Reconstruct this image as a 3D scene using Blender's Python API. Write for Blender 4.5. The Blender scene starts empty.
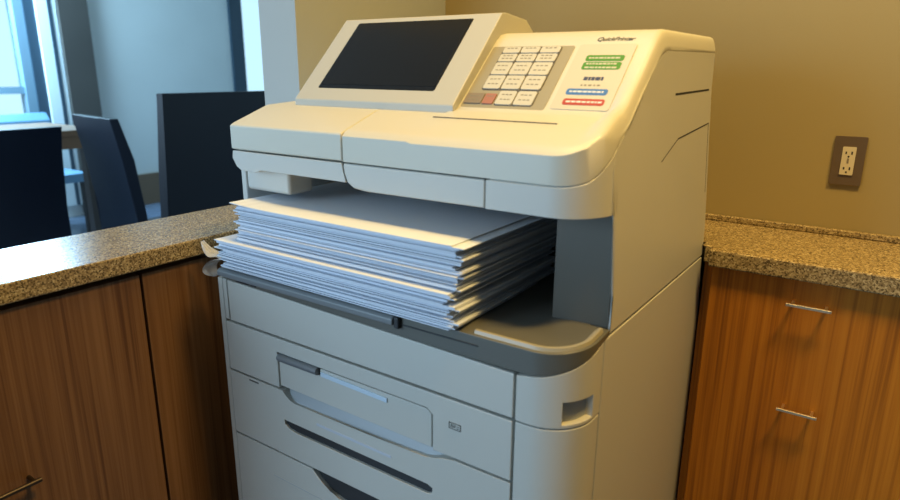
import bpy, bmesh, math, random
from mathutils import Vector, Matrix
random.seed(7)
SC = bpy.context.scene
COL = SC.collection

# ------------------------------------------------------------------ camera
cam_d = bpy.data.cameras.new('camera'); cam = bpy.data.objects.new('camera', cam_d); COL.objects.link(cam)
CAM = Vector((.8349, -.5763, 1.1732)); YAW, PIT, ROL = .6029, .2731, .0073
cy_, sy_ = math.cos(YAW), math.sin(YAW)
fwd = Vector((-sy_*math.cos(PIT), cy_*math.cos(PIT), -math.sin(PIT)))
r0 = Vector((cy_, sy_, 0)); u0 = r0.cross(fwd)
rt = r0*math.cos(ROL) + u0*math.sin(ROL); up = u0*math.cos(ROL) - r0*math.sin(ROL)
M = Matrix((rt, up, -fwd)).transposed().to_4x4(); M.translation = CAM
cam.matrix_world = M
cam_d.sensor_width = 36; cam_d.lens = 642.56*36/900; cam_d.clip_start = .02
cam_d.dof.use_dof = True; cam_d.dof.focus_distance = 1.08; cam_d.dof.aperture_fstop = 4.8
SC.camera = cam

# ------------------------------------------------------------------ world, lights, exposure
SC.view_settings.view_transform = 'Standard'; SC.view_settings.look = 'None'
SC.view_settings.gamma = 1; SC.view_settings.use_curve_mapping = False
SC.view_settings.exposure = 0.0
W = bpy.data.worlds.new('daylight'); SC.world = W; W.use_nodes = True
bg = W.node_tree.nodes['Background']; bg.inputs[0].default_value = (.50, .80, 1.0, 1); bg.inputs[1].default_value = 1.3

def area(name, loc, target, sx, sy, power, color, spread=180):
    d = bpy.data.lights.new(name, 'AREA'); d.shape = 'RECTANGLE'; d.size = sx; d.size_y = sy
    d.energy = power; d.color = color; d.spread = math.radians(spread)
    o = bpy.data.objects.new(name, d); COL.objects.link(o); o.location = loc
    o.rotation_euler = (Vector(target)-Vector(loc)).to_track_quat('-Z', 'Y').to_euler()
    return o
area('cool_fill_left', (-4.3, -1.4, 1.5), (0, -.6, 1.0), 2.4, 1.6, 66, (.50, .74, 1.0))  # added cool fill lamp; the far wall has no opening on this stretch
area('cool_fill_front', (-.95, -2.6, 1.35), (.3, 0, .75), 1.3, 1.4, 38, (.53, .75, 1.0))  # added lamp to brighten the copier front; no window built behind it
area('window_daylight_far', (-4.3, 1.3, 1.7), (-3.0, 3.0, .8), .9, 1.6, 130, (.42, .74, 1.0))
area('ceiling_lamp_warm', (.35, .05, 2.5), (.35, .05, 0), .5, .4, 11, (1.0, .69, .25))
area('ceiling_lamp_right', (1.15, -.02, 2.5), (1.05, .1, 0), .4, .15, 18.5, (1.0, .66, .20), 130)

# ------------------------------------------------------------------ materials
def nt(name):
    m = bpy.data.materials.new(name); m.use_nodes = True
    t = m.node_tree; return m, t, t.nodes['Principled BSDF']
def lk(t, a, b): t.links.new(a, b)
def plain(name, col, rough=.5, metal=0., bump=0., bscale=900, spec=.5, var=0.):
    m, t, b = nt(name)
    b.inputs['Base Color'].default_value = (*col, 1); b.inputs['Roughness'].default_value = rough
    b.inputs['Metallic'].default_value = metal; b.inputs['Specular IOR Level'].default_value = spec
    tc = t.nodes.new('ShaderNodeTexCoord')
    n = t.nodes.new('ShaderNodeTexNoise'); n.inputs['Scale'].default_value = bscale; n.inputs['Detail'].default_value = 2
    lk(t, tc.outputs['Object'], n.inputs['Vector'])
    if bump:
        bp = t.nodes.new('ShaderNodeBump'); bp.inputs['Strength'].default_value = bump; bp.inputs['Distance'].default_value = .001
        lk(t, n.outputs['Fac'], bp.inputs['Height']); lk(t, bp.outputs['Normal'], b.inputs['Normal'])
    if var:
        n2 = t.nodes.new('ShaderNodeTexNoise'); n2.inputs['Scale'].default_value = 3; lk(t, tc.outputs['Object'], n2.inputs['Vector'])
        mx = t.nodes.new('ShaderNodeMix'); mx.data_type = 'RGBA'
        mx.inputs[6].default_value = (*[c*(1-var) for c in col], 1); mx.inputs[7].default_value = (*[min(1, c*(1+var)) for c in col], 1)
        lk(t, n2.outputs['Fac'], mx.inputs[0]); lk(t, mx.outputs[2], b.inputs['Base Color'])
    return m
def wood(name, dark, mid, light, along):
    m, t, b = nt(name)
    tc = t.nodes.new('ShaderNodeTexCoord')
    def stripe(sc, zz, detail=2, off=0):
        mp = t.nodes.new('ShaderNodeMapping')
        mp.inputs['Scale'].default_value = (sc, sc, zz); mp.inputs['Location'].default_value = (off, off, off)
        lk(t, tc.outputs['Object'], mp.inputs['Vector'])
        n = t.nodes.new('ShaderNodeTexNoise'); n.inputs['Scale'].default_value = 1; n.inputs['Detail'].default_value = detail
        n.inputs['Roughness'].default_value = .6
        lk(t, mp.outputs['Vector'], n.inputs['Vector']); return n.outputs['Fac']
    a = stripe(95, 1.6, 3); c = stripe(330, 3.0, 2, 5); e = stripe(14, .7, 1, 9)
    mi = t.nodes.new('ShaderNodeMath'); mi.operation = 'MULTIPLY_ADD'; lk(t, c, mi.inputs[0]); mi.inputs[1].default_value = .55; lk(t, a, mi.inputs[2])
    m2 = t.nodes.new('ShaderNodeMath'); m2.operation = 'MULTIPLY_ADD'; lk(t, e, m2.inputs[0]); m2.inputs[1].default_value = .45; lk(t, mi.outputs[0], m2.inputs[2])
    r = t.nodes.new('ShaderNodeValToRGB'); cr = r.color_ramp
    cr.elements[0].position = .70; cr.elements[0].color = (*dark, 1)
    cr.elements[1].position = 1.22; cr.elements[1].color = (*light, 1)
    el = cr.elements.new(.95); el.color = (*mid, 1)
    sc = t.nodes.new('ShaderNodeMath'); sc.operation = 'MULTIPLY'; lk(t, m2.outputs[0], sc.inputs[0]); sc.inputs[1].default_value = .8
    cr.elements[0].position = .62; cr.elements[1].position = .80; cr.elements[2].position = .98
    cr.elements[0].color = (*dark, 1); cr.elements[1].color = (*mid, 1); cr.elements[2].color = (*light, 1)
    lk(t, sc.outputs[0], r.inputs['Fac']); lk(t, r.outputs['Color'], b.inputs['Base Color'])
    b.inputs['Roughness'].default_value = .42; b.inputs['Specular IOR Level'].default_value = .28
    return m
def granite(name):
    m, t, b = nt(name)
    tc = t.nodes.new('ShaderNodeTexCoord')
    v = t.nodes.new('ShaderNodeTexVoronoi'); v.inputs['Scale'].default_value = 480; lk(t, tc.outputs['Object'], v.inputs['Vector'])
    sp = t.nodes.new('ShaderNodeSeparateColor'); lk(t, v.outputs['Color'], sp.inputs['Color'])
    r = t.nodes.new('ShaderNodeValToRGB'); r.color_ramp.interpolation = 'CONSTANT'
    cols = [(0, (.115, .080, .038)), (.18, (.23, .16, .075)), (.42, (.33, .24, .115)), (.70, (.45, .34, .17)), (.93, (.56, .45, .25))]
    for i, (p, c) in enumerate(cols):
        e = r.color_ramp.elements[i] if i < 2 else r.color_ramp.elements.new(p)
        e.position = p; e.color = (*c, 1)
    lk(t, sp.outputs[0], r.inputs['Fac']); lk(t, r.outputs['Color'], b.inputs['Base Color'])
    b.inputs['Roughness'].default_value = .2; b.inputs['Specular IOR Level'].default_value = .24
    return m
def paper_mat(name, col):
    m, t, b = nt(name)
    b.inputs['Base Color'].default_value = (*col, 1); b.inputs['Roughness'].default_value = .85
    b.inputs['Specular IOR Level'].default_value = .2
    tc = t.nodes.new('ShaderNodeTexCoord'); mp = t.nodes.new('ShaderNodeMapping'); mp.inputs['Scale'].default_value = (2, 2, 1100)
    lk(t, tc.outputs['Object'], mp.inputs['Vector'])
    n = t.nodes.new('ShaderNodeTexNoise'); n.inputs['Scale'].default_value = 1; lk(t, mp.outputs['Vector'], n.inputs['Vector'])
    mx = t.nodes.new('ShaderNodeMix'); mx.data_type = 'RGBA'
    mx.inputs[6].default_value = (*[c*.82 for c in col], 1); mx.inputs[7].default_value = (*[min(1, c*1.1) for c in col], 1)
    lk(t, n.outputs['Fac'], mx.inputs[0]); lk(t, mx.outputs[2], b.inputs['Base Color'])
    return m
def glassy(name, alpha):
    m, t, b = nt(name)
    gl = t.nodes.new('ShaderNodeBsdfGlossy'); gl.inputs['Roughness'].default_value = .02
    tr = t.nodes.new('ShaderNodeBsdfTransparent'); fr = t.nodes.new('ShaderNodeFresnel'); fr.inputs['IOR'].default_value = 1.3
    mx = t.nodes.new('ShaderNodeMixShader'); lk(t, fr.outputs[0], mx.inputs[0]); lk(t, tr.outputs[0], mx.inputs[1]); lk(t, gl.outputs[0], mx.inputs[2])
    lk(t, mx.outputs[0], t.nodes['Material Output'].inputs['Surface'])
    return m

PLA = plain('light_grey_plastic', (.60, .585, .53), .42, bump=.08, bscale=1500)
LIDM = plain('ivory_plastic', (.63, .60, .50), .36, bump=.05, bscale=1500)
PUTTY = plain('putty_plastic', (.50, .48, .41), .38)
PANEL = plain('beige_panel_plastic', (.33, .295, .21), .42)
CARD = plain('cream_label_card', (.58, .54, .44), .5)
KEY = plain('ivory_key_plastic', (.58, .55, .46), .4)
TRAY = plain('charcoal_plastic', (.125, .122, .105), .38, bump=.1, bscale=1200)
SLOT = plain('slot_grey_plastic', (.085, .075, .055), .5)
DARK = plain('dark_seam', (.02, .02, .022), .7)
HOLE = plain('recess_shade_plastic', (.025, .027, .03), .5)
LEVER = plain('lever_grey_plastic', (.16, .175, .19), .35)
CLEARP = plain('pale_blue_plastic', (.62, .74, .86), .2)
RECESS = plain('recess_grey_plastic', (.42, .45, .47), .45)
SCREEN = plain('black_screen_glass', (.010, .010, .011), .2, spec=.3)
SCRIM = plain('screen_border_black', (.004, .004, .005), .3)
INK = plain('grey_ink', (.10, .095, .085), .7)
PALEINK = plain('pale_ink', (.24, .22, .17), .7)
GREEN = plain('green_ink', (.05, .24, .03), .5); BLUE = plain('blue_ink', (.03, .16, .46), .5); RED = plain('red_ink', (.42, .045, .04), .5)
NAVY = plain('navy_ink', (.03, .05, .13), .6); WHITE = plain('white_ink', (.75, .75, .72), .6)
BROWNKEY = plain('brown_key', (.24, .19, .14), .5); REDKEY = plain('dull_red_key', (.38, .16, .12), .5)
PAPER = paper_mat('white_paper', (.76, .81, .90))
WOOD = wood('zebra_veneer', (.25, .084, .006), (.44, .158, .011), (.52, .205, .018), 'x')
WOOD_SHADE = wood('zebra_veneer_shaded', (.105, .044, .016), (.185, .088, .034), (.235, .118, .050), 'x')  # same veneer as the right cabinet, shade of the left side put into colour
GRAN = granite('speckled_stone')
OLIVE = plain('olive_wall_paint', (.36, .275, .115), .75, bump=.1, bscale=300, var=.03)
GREIGE = plain('cool_lit_wall_paint', (.44, .465, .45), .75, bump=.1, bscale=300, var=.03)  # greyed against the olive wall to carry the cool light falling there
PALEW = plain('pale_blue_grey_paint', (.55, .58, .57), .7, var=.04)
CEIL = plain('white_ceiling_paint', (.55, .52, .46), .8)
FLOORM = plain('dark_blue_floor', (.11, .15, .22), .18, var=.1)
FRAME = plain('dark_blue_frame', (.02, .045, .07), .4)
FRAMEL = plain('grey_blue_frame', (.13, .21, .27), .4)
FRAMEW = plain('white_frame', (.62, .68, .70), .4)
CURT = plain('dark_brown_panel', (.050, .045, .040), .6, var=.2)
SKIRT = plain('brown_skirting_wood', (.13, .085, .05), .5, var=.1)
LEATH = plain('black_leather', (.006, .008, .014), .45, 0., .2, 250, .25)
NAVYL = plain('navy_leather', (.012, .019, .036), .45, 0., .2, 250, .3)
BLUEL = plain('blue_leather', (.12, .25, .38), .35)
LEGW = plain('dark_leg_wood', (.03, .022, .018), .5)
TABW = plain('brown_table_wood', (.17, .095, .05), .75, var=.15)
STEEL = plain('brushed_steel', (.85, .72, .52), .38, 1.0)
BRONZ = plain('dark_bronze', (.06, .045, .035), .35, .8)
PLATE = plain('brown_bronze_plate', (.17, .115, .065), .36, .35)
IVORY = plain('ivory_outlet_plastic', (.66, .57, .38), .45)
FILM = None
CASTER = plain('black_rubber', (.02, .02, .02), .6)

def film_mat():
    m, t, b = nt('clear_film')
    b.inputs['Base Color'].default_value = (.85, .85, .85, 1); b.inputs['Roughness'].default_value = .2
    b.inputs['Alpha'].default_value = .38
    return m
FILM = film_mat()

# ------------------------------------------------------------------ geometry helpers
def box(bm, x0, x1, y0, y1, z0, z1):
    v = [bm.verts.new((x, y, z)) for z in (z0, z1) for x, y in ((x0, y0), (x1, y0), (x1, y1), (x0, y1))]
    for f in ((3, 2, 1, 0), (4, 5, 6, 7), (0, 1, 5, 4), (1, 2, 6, 5), (2, 3, 7, 6), (3, 0, 4, 7)): bm.faces.new([v[i] for i in f])
    return bm
def fixn(bm):
    bmesh.ops.recalc_face_normals(bm, faces=bm.faces)
    if bm.calc_volume(signed=True) < 0: bmesh.ops.reverse_faces(bm, faces=bm.faces)
def cap(bm, vs):
    f = bm.faces.new(vs)
    if len(vs) > 4: bmesh.ops.triangulate(bm, faces=[f])
def prism(bm, pts, axis, a, b):
    """polygon in the two other axes, extruded along axis from a to b"""
    def P(p, s):
        return {'x': (s, p[0], p[1]), 'y': (p[0], s, p[1]), 'z': (p[0], p[1], s)}[axis]
    A = [bm.verts.new(P(p, a)) for p in pts]; B = [bm.verts.new(P(p, b)) for p in pts]
    n = len(pts)
    for i in range(n): bm.faces.new((A[i], A[(i+1) % n], B[(i+1) % n], B[i]))
    cap(bm, A[::-1]); cap(bm, B)
    bmesh.ops.recalc_face_normals(bm, faces=bm.faces)
    return bm
def loft_z(bm, pts, zlo, zhi):
    """plan polygon with its own bottom and top height at every corner"""
    n = len(pts)
    A = [bm.verts.new((p[0], p[1], zlo[i])) for i, p in enumerate(pts)]; B = [bm.verts.new((p[0], p[1], zhi[i])) for i, p in enumerate(pts)]
    for i in range(n): bm.faces.new((A[i], A[(i+1) % n], B[(i+1) % n], B[i]))
    cap(bm, A[::-1]); cap(bm, B)
    bmesh.ops.recalc_face_normals(bm, faces=bm.faces)
    return bm
def tube(bm, p0, p1, r, n=12):
    p0, p1 = Vector(p0), Vector(p1); d = (p1-p0).normalized(); a = d.orthogonal().normalized(); c = d.cross(a)
    R = [[bm.verts.new(p + (a*math.cos(2*math.pi*i/n) + c*math.sin(2*math.pi*i/n))*r) for i in range(n)] for p in (p0, p1)]
    for i in range(n): bm.faces.new((R[0][i], R[0][(i+1) % n], R[1][(i+1) % n], R[1][i]))
    bm.faces.new(R[0][::-1]); bm.faces.new(R[1])
    return bm
def arc(cx, cy, r, a0, a1, n=8):
    return [(cx + r*math.cos(math.radians(a0+(a1-a0)*i/n)), cy + r*math.sin(math.radians(a0+(a1-a0)*i/n))) for i in range(n+1)]
def rrect(x0, x1, y0, y1, r, n=5):
    return arc(x1-r, y1-r, r, 0, 90, n) + arc(x0+r, y1-r, r, 90, 180, n) + arc(x0+r, y0+r, r, 180, 270, n) + arc(x1-r, y0+r, r, 270, 360, n)
def obj(name, bm, mat, parent=None, bev=0., seg=2, ang=35, loc=None):
    me = bpy.data.meshes.new(name)
    bmesh.ops.recalc_face_normals(bm, faces=bm.faces)
    bm.to_mesh(me); bm.free()
    me.materials.append(mat)
    for p in me.polygons: p.use_smooth = True
    me.set_sharp_from_angle(angle=math.radians(ang))
    o = bpy.data.objects.new(name, me); COL.objects.link(o)
    if parent: o.parent = parent
    if bev:
        md = o.modifiers.new('bevel', 'BEVEL'); md.width = bev; md.segments = seg; md.limit_method = 'ANGLE'
        md.angle_limit = math.radians(30); md.harden_normals = True
    return o
def cut(o, cbm):
    """take the shape cbm out of o for good"""
    fixn(cbm)
    me = bpy.data.meshes.new('c'); cbm.to_mesh(me); cbm.free()
    c = bpy.data.objects.new('c', me); COL.objects.link(c)
    saved = [(m.width, m.segments) for m in o.modifiers if m.type == 'BEVEL']; o.modifiers.clear()
    md = o.modifiers.new('b', 'BOOLEAN'); md.operation = 'DIFFERENCE'; md.object = c; md.solver = 'FAST'
    bpy.context.view_layer.update()
    ev = o.evaluated_get(bpy.context.evaluated_depsgraph_get())
    nm = bpy.data.meshes.new_from_object(ev); o.modifiers.clear()
    o.data = nm; nm.name = o.name
    for p in nm.polygons: p.use_smooth = True
    nm.set_sharp_from_angle(angle=math.radians(35))
    bpy.data.objects.remove(c); bpy.data.meshes.remove(me)
    for w, s in saved:
        md = o.modifiers.new('bevel', 'BEVEL'); md.width = w; md.segments = s; md.limit_method = 'ANGLE'; md.angle_limit = math.radians(30); md.harden_normals = True
    return o
def tag(o, label=None, cat=None, group=None, kind=None):
    if label: o['label'] = label
    if cat: o['category'] = cat
    if group: o['group'] = group
    if kind: o['kind'] = kind
    return o
def thing(name, label, cat, loc=(0, 0, 0), rz=0, group=None):
    o = bpy.data.objects.new(name, None); COL.objects.link(o); o.location = loc; o.rotation_euler = (0, 0, rz); o.empty_display_size = .05
    return tag(o, label, cat, group)
def B(): return bmesh.new()
def struct(name, bm, mat, label, cat, bev=0):
    o = obj(name, bm, mat, None, bev); return tag(o, label, cat, None, 'structure')

# ------------------------------------------------------------------ the setting
struct('floor', box(B(), -4.8, 2.6, -2.8, 5.0, -.1, 0), FLOORM, 'dark blue glossy floor under the room beyond the counter', 'floor')
struct('ceiling', box(B(), -4.8, 2.6, -2.8, 5.0, 2.6, 2.7), CEIL, 'white ceiling above both rooms', 'ceiling')
struct('wall_back', box(B(), -.06, 2.6, .698, .80, 0, 2.6), OLIVE, 'olive wall behind the copier with the power outlet', 'wall')
struct('wall_left', box(B(), -.155, -.06, .245, .80, 0, 2.6), GREIGE, 'wall end tinted grey for cool light left of the touchscreen where the left counter stops', 'wall')
struct('wall_right', box(B(), 2.5, 2.6, -2.8, .698, 0, 2.6), CURT, 'unseen wall on the right, coloured dark brown to cut bounced light', 'wall')  # unseen, added to enclose the light; dark so little bounces onto the copier
struct('wall_front', box(B(), -.2, 2.5, -2.8, -2.7, 0, 2.6), GREIGE, 'unseen greige wall behind the viewer, added for the light', 'wall')  # unseen, added to close off light from behind the camera
struct('wall_north', box(B(), -4.8, -.155, 4.9, 5.0, 0, 2.6), PALEW, 'end wall of the dining room beyond the counter', 'wall')
# far wall of the room beyond, x = -4.6, with two window openings
XW = -4.6
bm = B()
Y = {}
for k, v in dict(g1=1.69, f1=1.757, f3=1.832, w1=1.92, w2=1.975, c1=2.20, m0=3.56, m1=3.70).items(): Y[k] = v
box(bm, XW-.1, XW, Y['w2'], Y['m0'], 0, 2.6)
box(bm, XW-.1, XW, .4, Y['w2'], 0, .45); box(bm, XW-.1, XW, .4, Y['w2'], 2.4, 2.6); box(bm, XW-.1, XW, Y['m0'], 4.9, 0, .45); box(bm, XW-.1, XW, Y['m0'], 4.9, 2.4, 2.6)
box(bm, XW-.1, XW, -2.8, .4, 0, 2.6)
struct('wall_far', bm, PALEW, 'pale blue grey wall across the room beyond the counter', 'wall')
w1 = tag(bpy.data.objects.new('window_1', None), 'bright tall window with dark frame at the far left edge', 'window', None, 'structure'); COL.objects.link(w1); w1.location = (XW, 1.2, .45)
def wpart(w, name, bm, mat, bev=0):
    for v in bm.verts: v.co -= Vector(w.location)
    return obj(name, bm, mat, w, bev)
bm = B(); box(bm, XW-.06, XW-.05, .45, Y['g1'], .45, 2.4); wpart(w1, 'pane', bm, glassy('window_glass', .1))
bm = B(); box(bm, XW-.08, XW+.02, Y['g1'], Y['f1'], .45, 2.4); box(bm, XW-.08, XW+.0, .45, Y['g1'], .98, 1.03); wpart(w1, 'sash', bm, FRAMEL)
bm = B(); box(bm, XW-.08, XW+.03, Y['f1']+.001, Y['f3'], .4, 2.45); wpart(w1, 'window_frame', bm, FRAME)
struct('trim_1', box(B(), XW-.08, XW+.05, Y['f3']+.002, Y['w2'], .1, 2.5), FRAMEW, 'white window casing with a thin dark groove', 'trim')
struct('trim_2', box(B(), XW+.003, XW+.08, Y['w2']+.004, Y['c1'], .02, 2.58), CURT, 'dark brown panel beside the far window', 'panel')
obj('groove', box(B(), XW+.0515, XW+.056, Y['w1']-.006, Y['w1']+.022, .1, 2.5), FRAME, bpy.data.objects['trim_1'])
w2 = tag(bpy.data.objects.new('window_2', None), 'narrow window with dark mullion just left of the wall end', 'window', None, 'structure'); COL.objects.link(w2); w2.location = (XW, 3.9, .45)
bm = B(); box(bm, XW-.08, XW+.03, Y['m0'], Y['m1'], .45, 2.4); wpart(w2, 'window_frame', bm, FRAME)
bm = B(); box(bm, XW-.06, XW-.05, Y['m1'], 4.9, .45, 2.4); wpart(w2, 'pane', bm, bpy.data.materials['window_glass'])
struct('baseboard_far', box(B(), XW+.001, XW+.025, Y['c1'], 3.55, 0, .27), SKIRT, 'tall brown wooden skirting at the foot of the far wall', 'skirting')

# ------------------------------------------------------------------ counters and cabinets
def counter(name, label, x0, x1, y0, y1):
    t = thing(name, label, 'countertop', (x0, y0, .874))
    bm = box(B(), 0, x1-x0, 0, y1-y0, 0, .0283); obj('slab', bm, GRAN, t, .003, 3); return t
lc = counter('countertop', 'speckled stone countertop running along the left below the pass-through opening', -.279, -.087, -.52, .2445)
rc = thing('countertop', 'speckled stone countertop on the right under the power outlet', 'countertop', (.617, .467, .874))
bm = B(); prism(bm, [(0, 0), (1.283, 0), (1.283, .2303), (-.672, .2303), (-.672, .045), (-.0125, .045), (-.0125, .022), (0, .022)], 'z', 0, .0283); obj('slab', bm, GRAN, rc, .003, 3)
bm = box(B(), -.672, 1.283, .2185, .2302, .0285, .0390); obj('backsplash', bm, GRAN, rc, .002)
def left_cab(label, y0, y1, handle):
    t = thing('cabinet', label, 'cabinet', (-.27, y0, 0))
    L = y1-y0
    obj('carcass', box(B(), 0, .148, .001, L-.001, .002, .8735), SKIRT, t)
    obj('door', box(B(), .149, .170, .0022, L-.0022, .06, .8640), WOOD_SHADE, t, .0012)
    if handle:
        d = t.children[1]
        bm = B(); tube(bm, (.190, handle[0]-y0, handle[2]), (.190, handle[1]-y0, handle[2]), .0035)
        tube(bm, (.170, handle[0]-y0+.012, handle[2]), (.190, handle[0]-y0+.012, handle[2]), .003); tube(bm, (.170, handle[1]-y0-.008, handle[2]), (.190, handle[1]-y0-.008, handle[2]), .003)
        tag(obj('handle', bm, BRONZ, d), 'dark bar handle')
    return t
left_cab('shade-darkened zebra striped cabinet door touching the left side of the copier', -.066, .2445, None)
left_cab('shade-darkened zebra striped cabinet at the left edge with a dark bar handle', -.51, -.066, (-.345, -.2566, .615))
t = thing('cabinet', 'honey brown striped cabinet right of the copier with two steel bar handles', 'cabinet', (.62, .48, 0))
obj('carcass', box(B(), 0, 1.28, .021, .2175, .002, .8735), SKIRT, t)
obj('filler_strip', box(B(), -.0155, -.0005, .024, .040, .002, .8725), WOOD, t)
fp = obj('front_panel', box(B(), .001, 1.279, 0, .020, .06, .8725), WOOD, t, .0012)
for x0, x1, z in ((.1155, .1758, .8375), (.1245, .1808, .6655)):
    bm = box(B(), x0, x1, -.022, -.018, z-.0022, z+.0022)
    box(bm, x0+.006, x0+.010, -.018, 0, z-.0018, z+.0018); box(bm, x1-.010, x1-.006, -.018, 0, z-.0018, z+.0018)
    tag(obj('handle', bm, STEEL, fp, .0006), 'thin steel bar handle')

# ------------------------------------------------------------------ wall outlet
t = thing('wall_outlet', 'brown wall plate with ivory double power outlet above the right counter', 'outlet', (.7715, .6975, 1.0308))
bm = B(); prism(bm, rrect(-.0235, .0235, -.0405, .0405, .002), 'y', -.0045, 0); obj('cover_plate', bm, PLATE, t, .0012)
rc_ = B(); prism(rc_, rrect(-.0098, .0098, -.0233, .0233, .0012), 'y', -.0066, -.0044); rec = obj('receptacle', rc_, IVORY, t, .0006)
for zc in (.0125, -.0135):
    for dx, w, h, dz in ((-.0042, .0011, .0040, .001), (.0042, .0011, .0048, .001)):
        obj('slot', box(B(), dx-w, dx+w, -.00695, -.0064, zc+dz-h/2, zc+dz+h/2), DARK, rec)
    bm = B(); tube(bm, (0, -.00695, zc-.0052), (0, -.0064, zc-.0052), .0016, 10); obj('ground_hole', bm, DARK, rec)
obj('test_button', box(B(), -.0014, .0014, -.0071, -.0064, -.0040, .0042), BROWNKEY, rec)

# ------------------------------------------------------------------ the copier
CP = thing('office_copier', 'large light grey office copier with touchscreen and paper piled on its output tray', 'copier', (0, 0, 0))
def lean(z): return .011*max(0, min(1, (z-.93)/.22))
def yb(z): return .45 + (1.13-z)*.19
R, CX, CY = .055, .545, .055
# lower body -------------------------------------------------------
bm = B(); prism(bm, [(.024, .07), (.024, .846), (yb(.846)-.01, .846), (yb(.07)-.01, .07)], 'x', .012, .574)
tag(obj('inner_frame', bm, DARK, CP), 'dark inner frame showing in the seams')
bm = B(); prism(bm, [(.0, .055), (.0, .862), (yb(.862), .862), (yb(.055), .055)], 'x', 0, .0115); obj('left_panel', bm, PLA, CP, .002)
bm = B(); prism(bm, [(yb(.85)-.009, .85), (yb(.85), .85), (yb(.055), .055), (yb(.055)-.009, .055)], 'x', .0118, .588); obj('back_panel', bm, PLA, CP)
bm = B(); prism(bm, [(.0745, .055), (.0745, .8815), (yb(.88), .8795), (yb(.055), .055)], 'x', .5885, .6); obj('right_panel', bm, PLA, CP, .0015)
S0, S1 = .5258, .5290     # seam between the fronts and the corner cover
def front(pts, name, mat=PLA, y0=0., y1=.022, bev=.0016, parent=CP):
    bm = B(); prism(bm, pts, 'y', y0, y1); return obj(name, bm, mat, parent, bev)
def topz(x): return .8620 - .0135*x/.53
front([(.0120, .7955), (.0212, .7955), (.0214, topz(.02)), (.0120, topz(.01))], 'side_strip')
front([(.0236, .7955), (S0, .7930), (S0, topz(S0)), (.0232, topz(.02))], 'front_cover')
# second drawer with the bypass door and a shallow finger scoop under it
d2 = front([(.0120, .7103), (S0, .7110), (S0, .7894), (.0120, .7920)], 'drawer')
bm = B(); prism(bm, [(.128, .7065), (.128, .7685), (.405, .7672), (.4135, .7600), (.4135, .7065)], 'y', -.01, .03); cut(d2, bm)
dd = front([(.1300, .7150), (.4113, .7128), (.4113, .7600), (.4045, .7655), (.2165, .7663), (.2165, .7560), (.1300, .7560)], 'bypass_door', PLA, .0012, .014, .0012, d2)
tag(dd, 'flat inset tray door')
bm = B(); prism(bm, arc(.0, .762, .006, 90, 270, 6) + [(.012, .756), (.012, .768)], 'x', .132, .2135); tag(obj('latch_lever', bm, LEVER, d2, .001), 'dark grey lever bar')
obj('lever_recess', box(B(), .129, .2155, .010, .018, .755, .7684), HOLE, d2)
bm = B(); prism(bm, [(.2185, .7557), (.3400, .7533), (.3400, .7598), (.2185, .7628)], 'y', -.0008, .004); tag(obj('indicator_strip', bm, CLEARP, d2, .0006), 'pale blue translucent strip')
# little printed mark right of the door: outlined box with strokes
bm = B()
for x0, x1, z0, z1 in ((.4385, .4560, .7592, .7600), (.4385, .4560, .7512, .7520), (.4385, .4393, .7512, .7600), (.4552, .4560, .7512, .7600), (.4415, .4425, .7535, .7580), (.4440, .4480, .7545, .7553), (.4440, .4450, .7535, .7580), (.4470, .4480, .7553, .7580), (.4500, .4535, .7560, .7567), (.4500, .4535, .7535, .7542)):
    box(bm, x0, x1, -.0006, .0002, z0, z1)
tag(obj('printed_mark', bm, INK, d2), 'small dark printed symbol')
# third drawer: dipped top edge, grip slot with its shade painted on a plate
dip = [(S0, .7080)] + [(.447, .7078), (.430, .7045), (.4120, .6985), (.40, .6965), (.30, .6935), (.160, .6935), (.150, .6955), (.1405, .7015), (.134, .7075)]
d3 = front([(.0120, .5975), (S0, .5975)] + dip + [(.0120, .7075)], 'drawer')
bm = B(); prism(bm, [(.134, .6590), (.405, .6575), (.4130, .6545), (.4130, .6470), (.405, .6435), (.16, .6440), (.145, .6460), (.136, .6515)], 'y', -.01, .0225); cut(d3, bm)
bm = B(); prism(bm, [(.1345, .6586), (.405, .6571), (.4126, .6542), (.4126, .6473), (.405, .6439), (.16, .6444), (.1453, .6463), (.1366, .6517)], 'y', .0035, .0060); obj('grip_slot_shade', bm, HOLE, d3)  # near-black plate just inside the opening stands in for the slot's shade
bm = B(); prism(bm, [(.004, .6925), (.0195, .7165), (.0215, .7165), (.0215, .690), (.004, .690)], 'x', .137, .440); tag(obj('finger_scoop', bm, RECESS, d3), 'bluish grey sloped recess')
bm = B()
for i in range(7): box(bm, .0585+.0032*i, .0608+.0032*i, -.0006, .0002, .7022, .7046)
tag(obj('printed_mark', bm, INK, d3), 'row of tiny dark printed characters')
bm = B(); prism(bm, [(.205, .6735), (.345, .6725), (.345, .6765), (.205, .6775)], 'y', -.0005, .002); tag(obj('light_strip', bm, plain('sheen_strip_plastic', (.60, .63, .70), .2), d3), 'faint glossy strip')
# fourth drawer with a grip under the rim, its shade painted on a plate
g = [(.455, .5945), (.440, .575), (.42, .566), (.25, .564), (.225, .569), (.2053, .5815), (.190, .5945)]
d4 = front([(.0120, .33), (S0, .33), (S0, .5940)] + g + [(.0120, .5940)], 'drawer')
bm = B(); prism(bm, [(.4535, .5942), (.4385, .5757), (.42, .5667), (.25, .5647), (.2255, .5697), (.2065, .5819), (.1918, .5942)], 'y', .006, .009); obj('grip_slot_shade', bm, HOLE, d4)  # dark plate stands in for shade inside the grip
bm = B(); box(bm, .10, .42, -.0004, .0015, .548, .5492); tag(obj('embossed_line', bm, RECESS, d4), 'faint raised line')
front([(.0120, .06), (S0, .06), (S0, .327), (.0120, .327)], 'lower_drawer')
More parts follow.
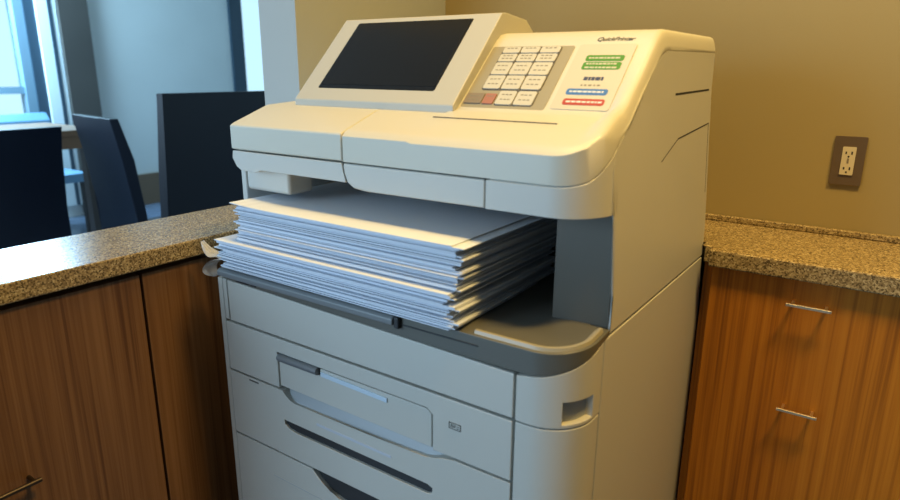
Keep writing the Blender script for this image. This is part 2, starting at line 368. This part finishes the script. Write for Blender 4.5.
# corner covers right of the fronts
def corner(z0, z1, name):
    out = [(S1, 0)] + arc(CX, CY, R, -90, 0, 12) + [(.6, .0718)]
    inn = [(.5895, .0718)] + arc(CX, CY, R-.011, 0, -90, 10) + [(S1, .011)]
    pts = out + inn
    f = lambda p, z: z if not callable(z) else z(p)
    bm = B(); loft_z(bm, pts, [f(p, z0) for p in pts], [f(p, z1) for p in pts]); return obj(name, bm, PLA, CP, .0014)
def ctop(p): return .8482 + .0335*max(0, min(1, (p[0]-.53)/.07))*(.35+.65*max(0, min(1, p[1]/.0718)))
cu = corner(.7925, ctop, 'corner_cover')
bm = corner(.06, .7905, 'corner_cover')
ca = arc(CX, CY, R+.01, -50, -4, 8); cb = arc(CX, CY, R-.0085, -4, -50, 8)
rb = B(); loft_z(rb, ca+cb, [.7965]*18, [.8245]*18); cut(cu, rb)
ca = arc(CX, CY, R-.0083, -49, -5, 8); cb = arc(CX, CY, R-.0105, -5, -49, 8)
rr = B(); loft_z(rr, ca+cb, [.7970]*18, [.8240]*18); tag(obj('side_grip', rr, RECESS, cu), 'small recessed side grip')
# casters
for x, y in ((.06, .08), (.54, .08), (.06, .56), (.54, .56)):
    bm = B(); tube(bm, (x-.012, y, .026), (x+.012, y, .026), .026, 20); box(bm, x-.016, x+.016, y-.014, y+.014, .040, .069); obj('caster', bm, CASTER, CP)
# output tray ------------------------------------------------------
out = [(.000, .050)] + arc(.030, .030, .030, 180, 270, 6) + [(.20, 0), (.40, 0)] + arc(CX, CY, R, -90, 0, 14) + [(.6, .0866), (.575, .0890), (.575, .35), (.0, .35)]
zl = []; zh = []
for p in out:
    s = ctop(p)+.0012 if p[0] > .53 and p[1] < .088 else topz(p[0])+.0008
    zl.append(s); zh.append(.8815 + (.0085*max(0, min(1, (p[1]-.0)/.08)) if p[0] > .53 else 0))
bm = B(); loft_z(bm, out, zl, zh); tr = obj('output_tray', bm, TRAY, CP, .004, 3)
tag(tr, 'charcoal tray shelf with rounded corner')
bm = B(); prism(bm, [(-.0085, .8685), (-.0085, .8765), (-.004, .8800), (.006, .8805), (.006, .8665)], 'x', .012, .3575); tag(obj('tray_lip', bm, plain('grey_lip_plastic', (.20, .215, .225), .35), tr, .002), 'lighter grey front lip')
bm = box(B(), .3580, .3660, -.0065, .004, .8645, .8800); obj('notch_clip', bm, HOLE, tr, .002)
bm = box(B(), .368, .478, -.0012, .002, .8690, .8705); obj('lip_groove', bm, HOLE, tr)
bm = B()
for x0, x1 in ((.048, .060), (.062, .075), (.080, .092)): box(bm, x0, x1, -.0012, .002, .8630, .8668)
obj('vent_slits', bm, HOLE, tr)
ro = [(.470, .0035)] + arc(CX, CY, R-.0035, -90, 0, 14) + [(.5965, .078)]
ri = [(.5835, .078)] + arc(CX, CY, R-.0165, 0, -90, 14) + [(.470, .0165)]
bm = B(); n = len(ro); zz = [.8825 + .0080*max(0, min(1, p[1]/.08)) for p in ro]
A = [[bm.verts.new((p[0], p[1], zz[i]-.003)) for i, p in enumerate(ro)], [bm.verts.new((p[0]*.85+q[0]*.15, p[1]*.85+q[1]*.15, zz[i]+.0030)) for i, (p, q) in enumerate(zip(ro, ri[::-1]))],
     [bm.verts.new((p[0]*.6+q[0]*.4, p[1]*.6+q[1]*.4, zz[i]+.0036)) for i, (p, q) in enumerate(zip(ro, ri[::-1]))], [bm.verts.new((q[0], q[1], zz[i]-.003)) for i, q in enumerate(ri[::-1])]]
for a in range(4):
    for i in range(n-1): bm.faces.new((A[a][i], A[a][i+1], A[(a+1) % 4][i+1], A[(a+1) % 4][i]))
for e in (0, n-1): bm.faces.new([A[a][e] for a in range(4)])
tag(obj('tray_rim', bm, plain('rim_highlight_plastic', (.36, .33, .25), .35), tr, ang=60), 'raised rim round the tray corner, its highlight painted paler')  # paler colour carries the highlight along the tray edge
# upper body -------------------------------------------------------
bm = box(B(), .0, .0115, .06, yb(.9), .8822, 1.030); obj('left_wall', bm, PLA, CP, .002)
bm = box(B(), .0225, .118, .052, .10, .9945, 1.034); obj('paper_guide', bm, PLA, CP, .006, 3)
bm = B(); prism(bm, [(.305, .8640), (.305, 1.122), (.478, 1.122), (yb(.864)-.006, .8640)], 'x', .0125, .5815); obj('slot_back', bm, SLOT, CP)
bm = B(); prism(bm, [(.5262, .8830), (.5967, .8830), (.5967, .93), (.5906, 1.05), (.5262, 1.05)], 'y', .0905, .300); obj('slot_column', bm, SLOT, CP)
pts = [(.0872, .8858), (.0886, .9000), (.0892, .9150), (.0900, 1.0000), (.0895, 1.0120), (.0870, 1.0200), (.0800, 1.0252), (.0800, 1.0700), (.0900, 1.0945), (.1080, 1.1055), (.1266, 1.1165), (.1678, 1.1490), (.212, 1.1845), (.225, 1.1925), (.245, 1.1975), (.478, 1.2005), (yb(.886), .8838)]
def leanx(bm):
    for v in bm.verts:
        v.co.x -= lean(v.co.z)
    return bm
bm = B(); prism(bm, pts, 'x', .5970, .6); bmesh.ops.bisect_plane(bm, geom=bm.verts[:]+bm.edges[:]+bm.faces[:], plane_co=(0, 0, .93), plane_no=(0, 0, 1)); bmesh.ops.bisect_plane(bm, geom=bm.verts[:]+bm.edges[:]+bm.faces[:], plane_co=(0, 0, 1.15), plane_no=(0, 0, 1)); leanx(bm); sp = obj('right_housing', bm, PLA, CP)
# hairline panel joints on the right side
bm = B()
def side_line(b, a, c, w=.0009):
    a, c = Vector((0, *a)), Vector((0, *c)); d = (c-a).normalized(); n = Vector((0, -d.z, d.y))*w
    prism(b, [tuple((a+n).yz), tuple((c+n).yz), tuple((c-n).yz), tuple((a-n).yz)], 'x', .5990, .6003)
side_line(bm, (.314, 1.0865), (.4750, 1.0974)); side_line(bm, (.314, 1.0865), (.2450, 1.063), .0005); side_line(bm, (.4735, 1.0965), (.4790, .99), .0005)
side_line(bm, (.292, 1.1450), (.4640, 1.1474), .0013)
leanx(bm); obj('panel_joint', bm, DARK, sp)
RL, LX, LY = .06, .54, .09
# lid, left half
HL = [(.03, 1.0935), (.036, 1.0965), (.100, 1.1195), (.165, 1.1240), (.43, 1.1240)]
bm = B(); prism(bm, [(.03, 1.0578)] + HL + [(.43, 1.0578)], 'x', .0220, .2462); obj('left_lid', bm, LIDM, CP, .0025, 3)
# lid, right half: lofted sections following the rounded corner and the rise to the control panel
HR = [(.03, 1.0915), (.040, 1.0975), (.085, 1.1160), (.110, 1.1220), (.122, 1.1255), (.208, 1.2050), (.221, 1.2170), (.231, 1.2215), (.245, 1.2228), (.478, 1.2235)]
def interp(T, y):
    if y <= T[0][0]: return T[0][1]
    for (a, za), (b, zb) in zip(T, T[1:]):
        if y <= b: return za + (zb-za)*(y-a)/(b-a)
    return T[-1][1]
SEAM = [(.03, 1.0578), (.05, 1.0640), (.065, 1.0760), (.09, 1.0960), (.1266, 1.1180), (.1678, 1.1505), (.212, 1.1860), (.225, 1.1940), (.245, 1.1990), (.478, 1.2015)]
xs = [.2485, .30, .3525, .3585, .42, .48, .52, .54] + [LX+RL*math.sin(math.radians(a)) for a in (8, 16, 24, 32, 40, 48, 56, 64, 68, 72, 76, 80, 84, 87, 90)]
ysamp = [.0, .006, .014, .024, .04, .055, .07, .08, .085, .09, .10, .115, .13, .15, .165, .178, .186, .198, .215, .25, .32, .448]
bm = B(); secs = []
for x in xs:
    yf = .03 if x <= LX else LY - math.sqrt(max(0, RL*RL-(x-LX)**2))
    drop = 0 if x < .589 else .020*min(1, (x-.589)/.011)**3
    lift = max(0, min(1, (x-.566)/.012))
    T = []; Bo = []
    for i, s in enumerate(ysamp):
        y = yf + (.478-yf)*s/.448
        h = interp(HR if x > .356 else HL, y) + .009*lift*max(0, 1-abs(y-.11)/.06)
        sm = interp(SEAM, y) if x > .56 else 1.0578
        if .54 < x <= .56: sm = 1.0578+.001
        if x > .54: sm = 1.0578 + (interp(SEAM, y)-1.0578)*((x-.54)/.06)**.5 if x < .6 else interp(SEAM, y)
        t_ = h - drop - (.003 if i == 0 else 0)
        if i == 0: t_ = min(t_, h-.003)
        zt_ = max(t_, sm+.002); zb_ = min(sm, t_-.002); kx = max(0, min(1, (x-.56)/.03))
        T.append(bm.verts.new((x-lean(zt_)*kx, y, zt_))); Bo.append(bm.verts.new((x-lean(zb_)*kx, y, zb_)))
    secs.append((T, Bo))
for (T0, B0), (T1, B1) in zip(secs, secs[1:]):
    for k in range(len(ysamp)-1):
        bm.faces.new((T0[k], T1[k], T1[k+1], T0[k+1])); bm.faces.new((B0[k], B0[k+1], B1[k+1], B1[k]))
    bm.faces.new((T0[0], B0[0], B1[0], T1[0])); bm.faces.new((T0[-1], T1[-1], B1[-1], B0[-1]))
for T, Bo in (secs[0], secs[-1]):
    for k in range(len(ysamp)-1): bm.faces.new((T[k], T[k+1], Bo[k+1], Bo[k]))
rl = obj('right_lid', bm, LIDM, CP, ang=40)
# chin under the lid
def chin_prof(zb, zt, yf=.03, yk=.29, r=.012):
    return [(yk, zt), (yf, zt)] + [(yf, zb+r)] + arc(yf+r, zb+r, r, 180, 270, 4)[1:] + [(yk, zb)]
def fchin(pts, name):
    bm = B(); prism(bm, pts, 'y', .03, .29); return obj(name, bm, PLA, CP, .005, 3)
fchin([(.024, 1.0560), (.022, 1.045), (.030, 1.0330), (.040, 1.0275), (.072, 1.0270), (.085, 1.0310), (.252, 1.0310), (.2465, 1.0450), (.2455, 1.0560)], 'left_chin')
bm = B(); fchin([(.2480, 1.0560), (.2495, 1.0440), (.2560, 1.0300), (.2660, 1.0245), (.285, 1.0225), (.4638, 1.0235), (.4638, 1.0560)], 'middle_chin')
def chin_top(p):
    a = max(0, min(1, (p[0]-.54)/.06))**.5
    return 1.0560 + (interp(SEAM, p[1])-1.0578)*a - .0005
out = [(.4652, .03)] + arc(LX, LY, RL, -90, 0, 14) + [(.6, .0925), (.5860, .0925), (.5860, .29), (.4652, .29)]
bm = B(); loft_z(bm, out, [1.0232]*len(out), [chin_top(p) if i < 17 else 1.056 for i, p in enumerate(out)])
for v in bm.verts: v.co.x -= lean(v.co.z)*max(0, min(1, (v.co.x-.56)/.03))
obj('right_chin', bm, PLA, CP, .003, 3)
# touchscreen console ----------------------------------------------
TS = Vector((0, .120, .121)); LT = TS.length; TS.normalize(); NS = Vector((0, -TS.z, TS.y))
def plane_pt(o, T, N, x, t, n): p = Vector((x, 0, 0)) + Vector(o) + T*t + N*n; return p
def slab(bm, o, T, N, pts, n0, n1):
    A = [bm.verts.new(plane_pt(o, T, N, x, t, n0)) for x, t in pts]; Bv = [bm.verts.new(plane_pt(o, T, N, x, t, n1)) for x, t in pts]
    k = len(pts)
    for i in range(k): bm.faces.new((A[i], A[(i+1) % k], Bv[(i+1) % k], Bv[i]))
    cap(bm, A[::-1]); cap(bm, Bv); bmesh.ops.recalc_face_normals(bm, faces=bm.faces); return bm
OB = (0, .112, 1.129)
bz = B(); prism(bz, [(.1125, 1.1190), (.112, 1.130), (.2300, 1.2490), (.2400, 1.2500), (.300, 1.2440), (.335, 1.2200), (.335, 1.1250)], 'x', .0735, .3640)
con = obj('screen_console', bz, PUTTY, CP, .0035, 3)
bz = slab(B(), OB, TS, NS, rrect(.1075, .3225, .0235, .1595, .003), -.001, .0008); sc_ = obj('screen', bz, SCRIM, con)
bz = slab(B(), OB, TS, NS, rrect(.1105, .3195, .0310, .1570, .001), .0007, .0012); tag(obj('display_glass', bz, SCREEN, sc_), 'dark touchscreen, switched off')
# key panel ---------------------------------------------------------
TK = Vector((0, .086, .0795)); TK.normalize(); NK = Vector((0, -TK.z, TK.y)); OK_ = (0, .122, 1.1255)
def kslab(pts, n0=-.001, n1=.001): return slab(B(), OK_, TK, NK, pts, n0, n1)
kp = obj('control_panel', kslab(rrect(.3665, .4850, .0030, .1145, .003), -.002, .0006), PANEL, CP)
bm = box(B(), .352, .522, .0850, .0862, 1.1158, 1.1172); obj('panel_groove', bm, DARK, rl)
ct = B(); slab(ct, OK_, TK, NK, rrect(.3840, .4690, .0335, .1130, .004), .0004, .0009); slab(ct, OK_, TK, NK, rrect(.4135, .4680, .0078, .0335, .004), .0004, .0009)
obj('key_surround', ct, INK, kp)
def key(x0, x1, t0, t1, mat, label=None, r=.0025, marks=2):
    k = obj('key', kslab(rrect(x0, x1, t0, t1, r), .0005, .0022), mat, kp, .0005)
    if label: k['label'] = label
    b = B(); w = x1-x0; h = t1-t0
    for i in range(marks):
        tt = t0 + h*(.68-.36*i); n = 3
        for j in range(n):
            a = x0 + w*(.18+.22*j+.03*random.random()); c = a + w*.15
            slab(b, OK_, TK, NK, [(a, tt), (c, tt), (c, tt+.0016), (a, tt+.0016)], .0021, .0024)
    if marks: obj('key_legend', b, PALEINK, k)
    return k
cx = [(.3855, .4105), (.4125, .4385), (.4405, .4675)]
for x0, x1 in cx:
    key(x0, x1, .0355, .0590, KEY); key(x0, x1, .0610, .0830, KEY); key(x0, x1, .0850, .0990, KEY); key(x0, x1, .1010, .1120, KEY, marks=1)
key(.4150, .4390, .0090, .0320, KEY); key(.4410, .4665, .0090, .0320, KEY)
key(.3690, .3945, .0095, .0268, BROWNKEY, 'brown framed key', .001); key(.3965, .4118, .0095, .0265, REDKEY, 'dull red key', .001, 1)
# instruction card with coloured bars
cd = obj('instruction_card', kslab(rrect(.4915, .5640, .0060, .1160, .004), .0004, .0012), CARD, CP); cd['label'] = 'cream card with green, blue and red bars'
def bar(name, x0, x1, t0, t1, mat, txt=1, ink=WHITE):
    o = obj(name, kslab(rrect(x0, x1, t0, t1, min(.003, (t1-t0)*.45)), .0011, .0016), mat, cd)
    b = B()
    for r_ in range(txt):
        x = x0+.004
        tt = t0 + (t1-t0)*((r_+.5)/txt) - .0012
        while x < x1-.006:
            l = random.uniform(.002, .006); slab(b, OK_, TK, NK, [(x, tt), (x+l, tt), (x+l, tt+.0024), (x, tt+.0024)], .0015, .0018); x += l+.0012
    if txt: obj('printed_text', b, ink, o)
    return o
bar('green_bar', .5075, .5555, .0860, .0960, GREEN, 1, CARD)
bar('green_bar', .5075, .5555, .0715, .0840, GREEN, 2, CARD)
bar('blue_bar', .5030, .5540, .0295, .0392, BLUE); bar('red_bar', .5045, .5555, .0130, .0230, RED, 1)
b = B(); x = .517
for l in (.005, .003, .004, .006, .003):
    slab(b, OK_, TK, NK, [(x, .0535), (x+l, .0535), (x+l, .0590), (x, .0590)], .0011, .0015); x += l+.0009
obj('printed_text', b, NAVY, cd)
b = B(); x = .517
for l in (.003, .004, .005, .003, .005):
    slab(b, OK_, TK, NK, [(x, .0440), (x+l*.8, .0440), (x+l*.8, .0465), (x, .0465)], .0011, .0014); x += l+.0013
obj('printed_text', b, PALEINK, cd)
# script lettering along the top edge of the panel
fc = bpy.data.curves.new('lettering', 'FONT'); fc.body = 'QuickPrinter'; fc.size = .0095; fc.shear = .35; fc.extrude = .0002; fc.align_x = 'CENTER'; fc.space_character = .95
fo = bpy.data.objects.new('lettering', fc); COL.objects.link(fo); bpy.context.view_layer.update()
me = bpy.data.meshes.new_from_object(fo.evaluated_get(bpy.context.evaluated_depsgraph_get())); bpy.data.objects.remove(fo); bpy.data.curves.remove(fc)
me.materials.clear(); me.materials.append(INK)
lt = bpy.data.objects.new('lettering', me); COL.objects.link(lt); lt.parent = CP; lt['label'] = 'dark slanted script lettering'
sl, ns = TK, NK
ML = Matrix((Vector((1, 0, 0)), sl, ns)).transposed().to_4x4(); ML.translation = plane_pt(OK_, TK, NK, .5330, .1225, .0004); lt.matrix_local = ML

# ------------------------------------------------------------------ the pile of paper
N1, N2 = 19, 27                   # lower batch, upper batch
ZB = .8830; ZT = .9845
def sheet(i, n, z, x0, x1, y0, y1, th, curlL, bowR, rz, name='sheet_of_paper'):
    """one sheet (edge-on a thin slip) with a gently flared left end"""
    bm = B(); nx = 16; rows = []
    cxm, cym = (x0+x1)/2, (y0+y1)/2
    for k in range(nx+1):
        s = k/nx; x = x0+(x1-x0)*s
        dz = curlL*max(0, 1-s/.22)**2 + bowR*max(0, (s-.80)/.20)**2
        vs = []
        for y, zz in ((y0, z), (y1, z), (y1, z+th), (y0, z+th)):
            dx, dy = x-cxm, y-cym
            vs.append(bm.verts.new((cxm+dx*math.cos(rz)-dy*math.sin(rz), cym+dx*math.sin(rz)+dy*math.cos(rz), zz+dz)))
        rows.append(vs)
    for a, c in zip(rows, rows[1:]):
        for j in range(4): bm.faces.new((a[j], a[(j+1) % 4], c[(j+1) % 4], c[j]))
    bm.faces.new(rows[0]); bm.faces.new(rows[-1][::-1])
    return obj(name, bm, PAPER, ang=50)
wt = [random.choice((.7, .9, 1.0, 1.3, 1.7)) for _ in range(N1+N2)]
wl, wu = sum(wt[:N1]), sum(wt[N1:]); z = ZB
for i in range(N1+N2):
    low = i < N1
    if i == N1: z = .9300
    pitch = wt[i]*((.9292-ZB)/wl if low else (ZT-.9300)/wu)
    if low: x0, x1, y0, y1 = .026, .448, -.006, .255
    else: x0, x1, y0, y1 = .064, .452, -.001, .262
    jx, jy = random.gauss(0, .0022), random.gauss(0, .0020)
    q = random.random()
    if q < .20: jx -= random.uniform(.003, .010)
    elif q < .36: jx += random.uniform(.002, .006); jy -= random.uniform(.001, .003)
    if low: jx = max(jx, -.011)
    if low and i >= N1-2: jx -= .002; jy = -.009 if i == N1-1 else -.006
    if i == N1-6: jx = -.0125; jy = -.004
    top = i == N1+N2-1
    if top: jx -= .010; jy = -.005
    if i == N1+N2-2: jx += .006; jy = -.003
    s = sheet(i, N1+N2, z, x0+jx, x1+jx, y0+jy, y1+jy, pitch*random.uniform(.62, .84), 0 if not top else .003, 0, random.gauss(0, .0032) if not top else .004)
    z += pitch
    if top: tag(s, 'topmost white sheet of the paper pile on the copier tray', 'paper')
    elif i == N1-1: tag(s, 'sheet topping the lower batch, its front edge jutting out of the pile', 'paper')
    elif low: tag(s, 'white sheet in the lower batch of the paper pile on the copier tray', 'paper', 'sheets in the lower batch of the paper pile')
    else: tag(s, 'white sheet in the upper batch of the paper pile under the copier lid', 'paper', 'sheets in the upper batch of the paper pile')
# curled scrap of clear film caught at the left end of the tray
bm = B()
for path, ya, yb2 in (([(.0115, .8915), (-.004, .8925), (-.016, .8895), (-.028, .8885), (-.038, .8925), (-.046, .9000), (-.052, .9085)], (.0, .040), (.012, .020)),
                      ([(.0100, .8905), (-.006, .8880), (-.020, .8830), (-.034, .8760), (-.042, .8650), (-.036, .8560), (-.022, .8540), (-.014, .8600)], (-.002, .036), (.006, .026))):
    rows = []; n = len(path)-1
    for i, (x, z) in enumerate(path):
        f = i/n; a = ya[0]*(1-f)+yb2[0]*f; c = ya[1]*(1-f)+yb2[1]*f
        rows.append([bm.verts.new((x + .003*math.sin(2.5*k+i), a+(c-a)*k/5, z + .0022*math.sin(1.9*k+1.3*i))) for k in range(6)])
    for p, q in zip(rows, rows[1:]):
        for k in range(5): bm.faces.new((p[k], q[k], q[k+1], p[k+1]))
o = obj('plastic_scrap', bm, FILM, ang=80); md = o.modifiers.new('thickness', 'SOLIDIFY'); md.thickness = .0007; md2 = o.modifiers.new('smooth', 'SUBSURF'); md2.levels = 1; md2.render_levels = 2
tag(o, 'curled scrap of clear film at the left end of the output tray', 'film')

# ------------------------------------------------------------------ room beyond: table and chairs
def chair(label, loc, rz, w, h, mat, tilt=.06):
    t = thing('dining_chair', label, 'chair', loc, rz, None)
    # local frame: backrest at y = 0 with its rear towards -y, seat towards +y
    sh = .45
    bm = B(); prism(bm, rrect(-w/2, w/2, .03, .45, .03), 'z', sh-.06, sh); obj('seat', bm, mat, t, .012, 3)
    bm = B()
    prof = [(.000, .40), (.045, .40), (.045, .55), (.02, .80), (-.025, h), (-.060, h), (-.030, .80), (.000, .55)]
    prism(bm, prof, 'x', -w/2, w/2); obj('backrest', bm, mat, t, .012, 3)
    for sx in (-1, 1):
        for y in (.02, .41):
            x = sx*(w/2-.03)
            bm = box(B(), x-.02, x+.02, y-.02, y+.02, 0, sh-.061 if y > .1 else .399); obj('leg', bm, LEGW, t, .003)
    return t
chair('black leather high-back chair just left of the copier beyond the counter', (-1.20, .900, 0), math.radians(90), .50, 1.093, LEATH)
chair('dark navy chair at the left edge of the view with its back towards the counter', (-2.30, .575, 0), math.radians(92), .52, .918, NAVYL)
chair('slim dark chair seen from the side in front of the pale far wall', (-2.00, .90, 0), math.radians(-7), .42, .972, NAVYL)
chair('pale blue backed chair under the bright window at far left', (-4.33, 1.50, 0), math.radians(-88), .42, .850, BLUEL)
t = thing('dining_table', 'brown wooden dining table between the dark chairs in the far room', 'table', (-3.45, .93, 0))
obj('tabletop', box(B(), -.35, .35, -.52, .52, .785, .822), TABW, t, .004)
obj('apron', box(B(), -.33, .34, -.50, .50, .715, .784), TABW, t)
for x in (-.28, .28):
    for y in (-.45, .45): obj('leg', box(B(), x-.03, x+.03, y-.03, y+.03, 0, .714), LEGW, t)
